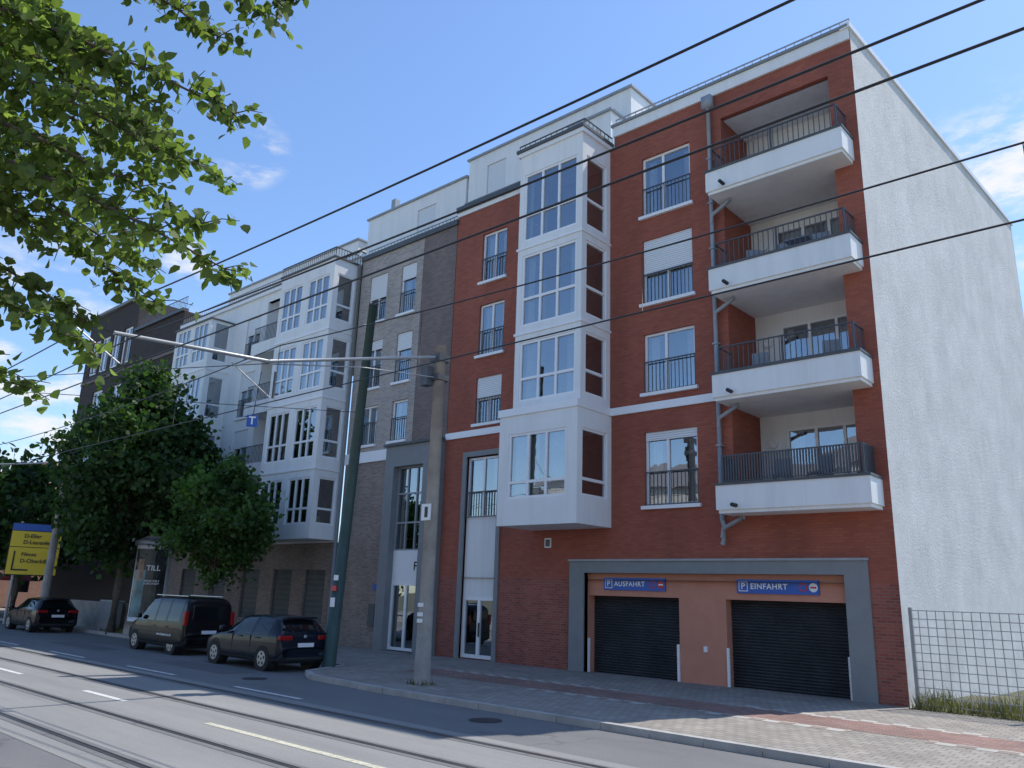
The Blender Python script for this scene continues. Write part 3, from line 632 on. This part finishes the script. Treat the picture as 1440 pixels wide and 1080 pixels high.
ring(A,"drum","concrete",-.1,.7,1.1,1.05); ring(A,"column","white_frame",.7,5.0,.97,.97); ring(A,"cap","galv",5.0,5.3,1.15,1.15); ring(A,"cap","grey_trim",5.3,5.6,1.05,.5)
fa=Fr((ax,ay),(.62,.78))
def patch(t0,t1,z0,z1,m_,R0=.985,n=8):
    for k in range(n):
        a0=t0+(t1-t0)*k/n; a1=t0+(t1-t0)*(k+1)/n
        q=lambda t,z:(ax+R0*(fa.n[0]*math.cos(t)+fa.u[0]*math.sin(t)),ay+R0*(fa.n[1]*math.cos(t)+fa.u[1]*math.sin(t)),z)
        poly(A,"poster",m_,[q(a0,z0),q(a1,z0),q(a1,z1),q(a0,z1)])
patch(-.95,1.1,.95,4.8,"poster_dark"); patch(-.85,-.1,.95,3.6,"poster_teal",.992); patch(-.65,-.25,3.0,4.2,"poster_skin",.997,4)
text(A,"lettering","TILL",.42,(.3,1.0,3.7),fa,"sign_white"); text(A,"lettering","MEINE WELT\nEURE STADT",.15,(.3,1.0,2.9),fa,"sign_white",off=.001)
box("low_stone_wall","low_stone_wall","concrete",FM,-60,-50.8,4.8,5.2,-.1,1.6)
box("utility_cabinet","body","grey_trim",FM,-52.5,-50.8,5.5,6.1,-.05,1.7); box("utility_cabinet","lid","zinc",FM,-52.6,-50.7,5.45,6.15,1.7,1.78)
for i,(x,y) in enumerate(((-74,-4.5),(-79,-5.5))):
    U="cafe_umbrella" if i==0 else "cafe_umbrella.001"
    tube(U,"pole","galv",[(x,y,0),(x,y,3.4)],.05,6)
    n=8
    for k in range(n):
        a,b2=2*math.pi*k/n,2*math.pi*(k+1)/n
        poly(U,"canopy","umbrella_red",[(x,y,3.5),(x+2*math.cos(a),y+2*math.sin(a),2.7),(x+2*math.cos(b2),y+2*math.sin(b2),2.7)])
flush()

# ------------------------------------------------------------ CARS
def car(name,xr,yc,kind,pm):
    e=empty(name)
    if kind=="hatch":
        st=[(0,.40,.74,.60,.62,.70),(.05,.27,.85,.88,.93,.74),(.12,.22,.885,.98,1.05,.72),(.42,.2,.895,.98,1.38,.60),(.62,.2,.9,.97,1.46,.59),(1.42,.2,.9,.95,1.49,.6),(1.52,.2,.9,.95,1.49,.6),(2.30,.2,.9,.93,1.45,.58),(2.42,.2,.9,.93,1.41,.58),(3.12,.2,.895,.92,.98,.72),(3.7,.2,.88,.83,.90,.66),(4.08,.25,.82,.70,.74,.6),(4.26,.35,.68,.52,.54,.5)]
        rearg=[2]; front=[8]; sideg=[4,6,8]; wb=(.78,3.42); r=.325
    else:
        st=[(0,.42,.80,.62,.64,.78),(.05,.3,.88,1.02,1.08,.80),(.10,.24,.905,1.05,1.70,.76),(.28,.22,.915,1.06,1.82,.70),(.40,.2,.915,1.06,1.84,.70),(1.25,.2,.915,1.05,1.86,.70),(1.35,.2,.915,1.05,1.86,.70),(2.1,.2,.915,1.04,1.85,.7),(2.2,.2,.915,1.04,1.85,.7),(2.85,.2,.91,1.03,1.80,.68),(3.60,.22,.9,1.02,1.10,.78),(4.1,.25,.86,.86,.94,.7),(4.42,.35,.72,.58,.6,.55)]
        rearg=[]; front=[9]; sideg=[4,6,8,9]; wb=(.8,3.5); r=.33
    v=[];f=[];mi=[]
    for (x,bo,w,be,tp,wr) in st:
        h=[(0,bo),(w*.92,bo),(w,bo+.12),(w*1.0,(bo+be)/2+.08),(w*.975,be),(wr+.03,tp-.05),(wr-.12,tp),(0,tp+.012)]
        ringp=[(y,z) for y,z in h]+[(-y,z) for y,z in reversed(h[1:-1])]
        for y,z in ringp: v.append((x,y,z))
    M=14
    for i in range(len(st)-1):
        for k in range(M):
            k2=(k+1)%M; f.append((i*M+k,(i+1)*M+k,(i+1)*M+k2,i*M+k2))
            side=k in (4,9); topf=k in (5,6,7,8)
            g=0
            if side and i in sideg: g=1
            if topf and (i in rearg or i in front): g=1
            if k in (0,13,1,12): g=2
            mi.append(g)
    f.append(tuple(range(M-1,-1,-1))); mi.append(0); f.append(tuple((len(st)-1)*M+k for k in range(M))); mi.append(0)
    def W(x,y,z): return (xr*S-x, yc*S-y, ZR*S+z)
    me=bpy.data.meshes.new("body"); me.from_pydata([W(*q) for q in v],[],f); me.update()
    for mm in (pm,"car_glass","plastic_dark"): me.materials.append(MATS[mm])
    for p_,g in zip(me.polygons,mi): p_.material_index=g; p_.use_smooth=True
    ob=bpy.data.objects.new("body",me); sc.collection.objects.link(ob); ob.parent=e
    cr=me.attributes.new("crease_edge",'FLOAT','EDGE')
    for ed in me.edges:
        a,b2=ed.vertices; ka,kb=a%M,b2%M
        val=0
        if ka==kb and ka in (4,10): val=.75
        if ka==kb and ka in (2,12,5,9): val=.4
        ia,ib=a//M,b2//M
        if ia==ib and ia in (sideg+[s+1 for s in sideg]+rearg+front): val=max(val,.5)
        cr.data[ed.index].value=val
    ss=ob.modifiers.new("s",'SUBSURF'); ss.levels=2; ss.render_levels=2
    def addbox(nm,m,x0,x1,y0,y1,z0,z1,bev=.012):
        me=bpy.data.meshes.new(nm); vv=[W(x,y,z) for z in (z0,z1) for x,y in ((x0,y0),(x1,y0),(x1,y1),(x0,y1))]
        me.from_pydata(vv,[],[(0,1,2,3),(7,6,5,4),(0,4,5,1),(1,5,6,2),(2,6,7,3),(3,7,4,0)]); me.materials.append(MATS[m]); me.update()
        o=bpy.data.objects.new(nm,me); sc.collection.objects.link(o); o.parent=e
        if bev: bm_=o.modifiers.new("b",'BEVEL'); bm_.width=bev; bm_.segments=2
        return o
    def cyl(nm,m,x,y0,y1,z,r,seg=28):
        vv=[];ff=[]
        for y in (y0,y1):
            for k in range(seg): a=2*math.pi*k/seg; vv.append(W(x+r*math.cos(a),y,z+r*math.sin(a)))
        for k in range(seg): ff.append((k,(k+1)%seg,seg+(k+1)%seg,seg+k))
        ff.append(tuple(range(seg))); ff.append(tuple(range(2*seg-1,seg-1,-1)))
        me=bpy.data.meshes.new(nm); me.from_pydata(vv,[],ff); me.materials.append(MATS[m]); me.update()
        o=bpy.data.objects.new(nm,me); sc.collection.objects.link(o); o.parent=e; return o
    for x in wb:
        for s_ in (1,-1):
            cyl("wheel_arch","plastic_dark",x,s_*.6,s_*.893,r+.03,r+.065)
            c=cyl("tyre","tyre",x,s_*.66,s_*.905,r,r); bm_=c.modifiers.new("b",'BEVEL'); bm_.width=.03; bm_.segments=3
            cyl("rim","rim",x,s_*.8,s_*.908,r,r*.64)
            cyl("hub","plastic_dark",x,s_*.8,s_*.911,r,r*.1)
            for q in range(5):
                a=2*math.pi*q/5+.3
                cyl("rim_gap","plastic_dark",x+r*.42*math.cos(a),s_*.8,s_*.910,r+r*.42*math.sin(a),r*.13,10)
    if kind=="hatch":
        for s_ in (1,-1): addbox("tail_lamp","lamp_red",.03,.14,s_*.42,s_*.86,.84,.97,.03)
        addbox("number_plate","sign_white",-.012,.03,-.26,.26,.66,.77,.004); addbox("rear_bumper_trim","plastic_dark",.0,.1,-.6,.6,.30,.42,.03)
        for s_ in (1,-1): addbox("reflector","lamp_red",.01,.04,s_*.5,s_*.66,.47,.51,.004)
        addbox("spoiler",pm,.30,.5,-.52,.52,1.42,1.46,.015)
        addbox("badge","rim",.04,.08,-.05,.05,.9,.99,.02)
        mx=2.95; mz=.98
    else:
        addbox("rear_window","car_glass",.035,.12,-.62,.62,1.12,1.6,.03)
        for s_ in (1,-1): addbox("tail_lamp","lamp_red",.03,.16,s_*.76,s_*.9,.95,1.4,.03)
        addbox("number_plate","sign_white",-.012,.03,-.26,.26,.68,.79,.004); addbox("rear_bumper",pm,-.04,.2,-.8,.8,.32,.58,.05)
        addbox("roof_rail","rim",.5,2.8,.6,.64,1.86,1.9,.01); addbox("roof_rail","rim",.5,2.8,-.64,-.6,1.86,1.9,.01)
        mx=3.2; mz=1.08
    for s_ in (1,-1):
        addbox("mirror",pm,mx-.1,mx+.08,s_*.9,s_*1.05,mz,mz+.15,.04)
        for hx in ((1.0,1.95) if kind=="hatch" else (1.1,2.0)): addbox("door_handle",pm,hx,hx+.2,s_*.89,s_*.925,.86,.89,.008)
    for dx in ((1.47,.9),(2.45,.9)) if kind=="hatch" else ((1.3,.9),(2.3,.9)):
        for s_ in (1,-1): addbox("door_seam","sign_black",dx[0],dx[0]+.012,s_*.86,s_*.9035,.32,.92,0)
    if kind!="hatch":
        text(name,"lettering","www.hausservice.de",.17,(xr,0,0),FM,"sign_white",off=.001)
        t=[o for o in e.children if o.name.startswith("lettering")][-1]; t.location=((xr*S)-1.3,(yc*S)-.925,.5)
car("parked_hatchback",-26.7,-8.75,"hatch","paint_navy")
car("parked_van",-34.7,-8.4,"van","paint_black")
car("parked_hatchback.001",-52.6,-8.4,"hatch","paint_black")

# ------------------------------------------------------------ TREES
def leafmesh(name,mat,P,size,parent,droop=.0):
    n=len(P); P=np.asarray(P)
    th=rng.uniform(0,2*np.pi,n); ph=rng.normal(0,.7,n)
    d=np.stack([np.cos(th)*np.cos(ph),np.sin(th)*np.cos(ph),np.sin(ph)-droop],1); d/=np.linalg.norm(d,axis=1)[:,None]
    r=rng.normal(size=(n,3)); s=np.cross(d,r); s/=np.linalg.norm(s,axis=1)[:,None]
    nn=np.cross(d,s)
    sz=(size*rng.uniform(.6,1.25,n))[:,None]
    prof=[(0,0,0),(.25,.42,.06),(.62,.38,.05),(1.08,0,-.08),(.62,-.38,.05),(.25,-.42,.06)]
    V=np.stack([P+sz*(d*a+s*b+nn*c) for a,b,c in prof],1).reshape(-1,3)
    me=bpy.data.meshes.new(name); me.vertices.add(n*6); me.vertices.foreach_set("co",(V*S).ravel())
    me.loops.add(n*6); me.loops.foreach_set("vertex_index",np.arange(n*6)); me.polygons.add(n)
    me.polygons.foreach_set("loop_start",np.arange(0,n*6,6)); me.polygons.foreach_set("loop_total",np.full(n,6))
    me.materials.append(MATS[mat]); me.update(calc_edges=True)
    ob=bpy.data.objects.new(name,me); sc.collection.objects.link(ob); ob.parent=parent
def street_tree(name,x,y,h,rx,z0,nclump,nleaf,size,mat,tr=.22,seed=1):
    g=np.random.default_rng(seed); e=empty(name)
    cz=(z0+h)/2; hz=(h-z0)/2
    tube(name,"trunk","bark",[(x,y,-.1),(x+.05,y,z0*.6),(x-.05,y+.05,z0+hz*.5),(x,y,h-hz*.5)],tr,9,tr*.3)
    P=[]; cs=[]
    while len(cs)<nclump:
        q=g.normal(size=3); q/=np.linalg.norm(q); rr=g.uniform(.35,1)**.6
        zz=q[2]*rr; wid=1.0-.5*max(0,zz)-.15*max(0,-zz)
        wob=1+.18*math.sin(3*math.atan2(q[1],q[0])+seed)+.14*math.sin(5*zz*3+seed)
        cs.append((x+q[0]*rr*rx*wid*wob,y+q[1]*rr*rx*wid*wob,cz+zz*hz))
    for i,c in enumerate(cs):
        k=int(nleaf/nclump*g.uniform(.5,1.5)); sd=rx*.13*g.uniform(.6,1.4)
        pts=g.normal(size=(k,3))*[sd,sd,sd*.7]+np.array(c); P.append(pts)
        if i%4==0:
            zb=z0+.3*(c[2]-z0); tube(name,"limbs","bark",[(x,y,zb),((x+c[0])/2,(y+c[1])/2,(zb+c[2])/2+.2),c],tr*.3,5,.02)
    leafmesh("foliage",mat,np.concatenate(P),size,e)
street_tree("linden_tree",-49.8,-6.4,15.8,4.7,3.6,150,25000,.32,"leaf_dark",.3,3)
street_tree("small_linden_tree",-40.2,-5.6,9.6,3.1,3.2,75,10000,.24,"leaf_mid",.15,8)
street_tree("background_tree",-68,-6.2,11.5,5,3,80,6500,.46,"leaf_dark",.3,12)
street_tree("background_tree.001",-80,-7.5,13,6,2.5,80,5500,.56,"leaf_dark",.3,13)
street_tree("background_tree.002",-92,-10,13,6.5,2.5,80,4500,.7,"leaf_dark",.3,14)
street_tree("background_tree.003",-105,-16,12,7,2,70,4000,.8,"leaf_mid",.3,15)
flush()
for dx,dy in ((-1,-.8),(1,-.8),(1,.8),(-1,.8)):
    tube("tree_guard","posts","galv",[(-40.2+dx,-5.6+dy,0),(-40.2+dx,-5.6+dy,1.5)],.05,6)
tube("tree_guard","rails","galv",[(-41.2,-6.4,1.45),(-39.2,-6.4,1.45),(-39.2,-4.8,1.45)],.04,6)

T="overhanging_linden_tree"; e=empty(T)
tx,ty=-9.6,-29.0
tube(T,"trunk","bark",[(tx,ty,-.1),(tx+.1,ty+.1,4),(tx+.3,ty+.3,8),(tx+.5,ty+.5,12)],.45,12,.2)
# branch tips: (x,y,z),(height of the branch root on the trunk)
tips=[((-5.05,-24.35,7.5),9),((-5.25,-24.5,7.35),8.7),((-5.62,-24.45,6.6),7.5),((-5.85,-24.24,5.36),6.4),((-6.0,-24.4,5.75),6.7),((-6.8,-24.85,4.7),5.6),((-7.3,-25.2,4.4),5.2),
 ((-6.25,-24.9,6.75),8.2),((-7.2,-25.3,5.73),6.5),((-6.9,-25.2,6.85),8),((-6.45,-24.75,6.3),7.3),((-7.2,-24.2,5.4),6.6),((-6.7,-24.0,6.6),8),((-6.0,-24.5,7.5),9),((-7.4,-24.4,7.2),8.4),((-7.6,-24.3,6.1),7.2),((-7.4,-24.7,5.1),6.0),((-7.3,-25.2,7.5),8.8),((-5.6,-24.8,7.85),9.6),
 ((-7.0,-24.9,6.1),7.4),((-6.7,-25.2,7.3),8.6),((-7.5,-25.0,6.5),7.6),((-6.75,-24.6,5.55),6.7),((-6.0,-24.7,6.2),7.2)]
LP=[]
g=np.random.default_rng(21)
for (tip,zb) in tips:
    base=np.array([tx+.3,ty+.3,zb+.3]); tip=np.array(tip)
    mid=(base+tip)/2+np.array([0,0,.75])
    def bez(t): return (1-t)**2*base+2*t*(1-t)*mid+t*t*tip
    tube(T,"limbs","bark",[tuple(bez(t)) for t in np.linspace(0,1,10)],.05,6,.006)
    for t in np.linspace(.4,1,19):
        p=bez(t)
        for _ in range(4):
            dr=g.normal(size=3); dr[2]=dr[2]*.5-.2; dr/=np.linalg.norm(dr); dr+= (tip-base)/np.linalg.norm(tip-base)*.6
            L=g.uniform(.12,.42)*(1.3-t*.75)
            q=p+dr*L
            tube(T,"twigs","bark",[tuple(p),tuple((p+q)/2+np.array([0,0,.03])),tuple(q)],.007,4,.003)
            for s in np.linspace(.2,1.05,7):
                LP.append(p+(q-p)*s+g.normal(size=3)*.04)
leafmesh("foliage","leaf_linden",np.array(LP),.092,e,droop=.55)
CP=g.normal(size=(3500,3))*[1.5,1.5,1.8]+np.array([tx-.8,ty-.5,11.8]); leafmesh("crown_foliage","leaf_linden",CP,.4,e)

def grass(name,n,x0,x1,y0,y1,h,z=0):
    vs=[];fs=[]
    for i in range(n):
        x=random.uniform(x0,x1); y=random.uniform(y0,y1); cl=.5+.5*math.sin(x*3.1+1.3*math.sin(y*4)); hh=h*random.uniform(.2,1.1)*(.4+.7*cl); a=random.uniform(0,6.28); w=.018
        b=(random.gauss(0,.35)*hh,random.gauss(0,.35)*hh); k=len(vs)
        vs+= [(x-w*math.cos(a),y-w*math.sin(a),z),(x+w*math.cos(a),y+w*math.sin(a),z),(x+b[0],y+b[1],z+hh)]; fs.append((k,k+1,k+2))
    me=bpy.data.meshes.new(name); me.from_pydata([(a*S,b*S,c*S) for a,b,c in vs],[],fs); me.materials.append(MATS["grass_blade"]); me.update()
    o=bpy.data.objects.new(name,me); sc.collection.objects.link(o)
sheet("verge","soil",-7.9,60,-.4,6,.0075)
grass("grass",6500,-7.9,8,-.5,1.6,.6)
grass("weeds",120,-20.6,-19.8,-9.1,-8.4,.22); grass("weeds",700,-42,-38.5,-6.2,-5.0,.4); grass("weeds",1200,-52,-46.5,-6.2,-5.2,.45)
flush()

# ------------------------------------------------------------ LIGHT, SKY
D=Vector((5.3,14.3,24.2)).normalized()
sl=bpy.data.lights.new("sun",'SUN'); sl.energy=4.7; sl.angle=math.radians(.5); sl.color=(1,.95,.87)
so=bpy.data.objects.new("sun",sl); sc.collection.objects.link(so); so.rotation_euler=D.to_track_quat('Z','Y').to_euler()
w=bpy.data.worlds.new("World"); sc.world=w; w.use_nodes=True; nt=w.node_tree; bg=nt.nodes["Background"]
sky=N(nt,"ShaderNodeTexSky",sky_type='NISHITA'); sky.sun_disc=False; sky.sun_elevation=math.asin(D.z); sky.sun_rotation=math.atan2(D.x,D.y)
sky.air_density=1.15; sky.dust_density=.35; sky.ozone_density=2.0
tc=N(nt,"ShaderNodeTexCoord")
nz=N(nt,"ShaderNodeTexNoise"); nz.inputs["Scale"].default_value=7; nz.inputs["Detail"].default_value=9; nz.inputs["Roughness"].default_value=.62
mp=N(nt,"ShaderNodeMapping"); mp.inputs["Scale"].default_value=(1,1,2.6); nt.links.new(tc.outputs["Generated"],mp.inputs[0]); nt.links.new(mp.outputs[0],nz.inputs["Vector"])
tot=None
for c,r0,r1,th in (((-.114,.896,.429),.992,.9995,.42),((-.778,.399,.485),.9988,.9999,.40),((-.946,.271,.18),.975,.998,.44),((-.86,.38,.36),.9994,1.0,.42),((.1,.95,.3),.97,.999,.45)):
    v=Vector(c).normalized()
    dp=N(nt,"ShaderNodeVectorMath",operation='DOT_PRODUCT'); dp.inputs[1].default_value=v; nt.links.new(tc.outputs["Generated"],dp.inputs[0])
    m1=N(nt,"ShaderNodeMapRange",interpolation_type='SMOOTHSTEP'); m1.inputs[1].default_value=r0; m1.inputs[2].default_value=r1; nt.links.new(dp.outputs["Value"],m1.inputs[0])
    m2=N(nt,"ShaderNodeMapRange",interpolation_type='SMOOTHSTEP'); m2.inputs[1].default_value=th; m2.inputs[2].default_value=th+.2; nt.links.new(nz.outputs["Fac"],m2.inputs[0])
    mu=N(nt,"ShaderNodeMath",operation='MULTIPLY'); nt.links.new(m1.outputs[0],mu.inputs[0]); nt.links.new(m2.outputs[0],mu.inputs[1])
    if tot is None: tot=mu.outputs[0]
    else:
        ad=N(nt,"ShaderNodeMath",operation='MAXIMUM'); nt.links.new(tot,ad.inputs[0]); nt.links.new(mu.outputs[0],ad.inputs[1]); tot=ad.outputs[0]
skyc=mixc(nt,1.0,sky.outputs[0],(1.08,1.22,1.42),'MULTIPLY')
cl=mixc(nt,tot,skyc,(6.3,6.4,6.6))
nt.links.new(cl,bg.inputs[0]); bg.inputs[1].default_value=.15

# ------------------------------------------------------------ CAMERA
th,al,ro=math.radians(14.90),math.radians(42.21),math.radians(1.95)
h=Vector((-math.sin(al),math.cos(al),0)); r=Vector((math.cos(al),math.sin(al),0)); u=Vector((0,0,1))
Fv=h*math.cos(th)+u*math.sin(th); U=u*math.cos(th)-h*math.sin(th)
Rr=r*math.cos(ro)+U*math.sin(ro); U2=U*math.cos(ro)-r*math.sin(ro)
M=Matrix((Rr,U2,-Fv)).transposed().to_4x4(); M.translation=Vector((0,-27.13*S,2.85*S))
cd=bpy.data.cameras.new("camera"); cd.sensor_width=36; cd.lens=1117.8/1440*36; cd.clip_end=3000; cd.clip_start=.05
co=bpy.data.objects.new("camera",cd); sc.collection.objects.link(co); co.matrix_world=M; sc.camera=co
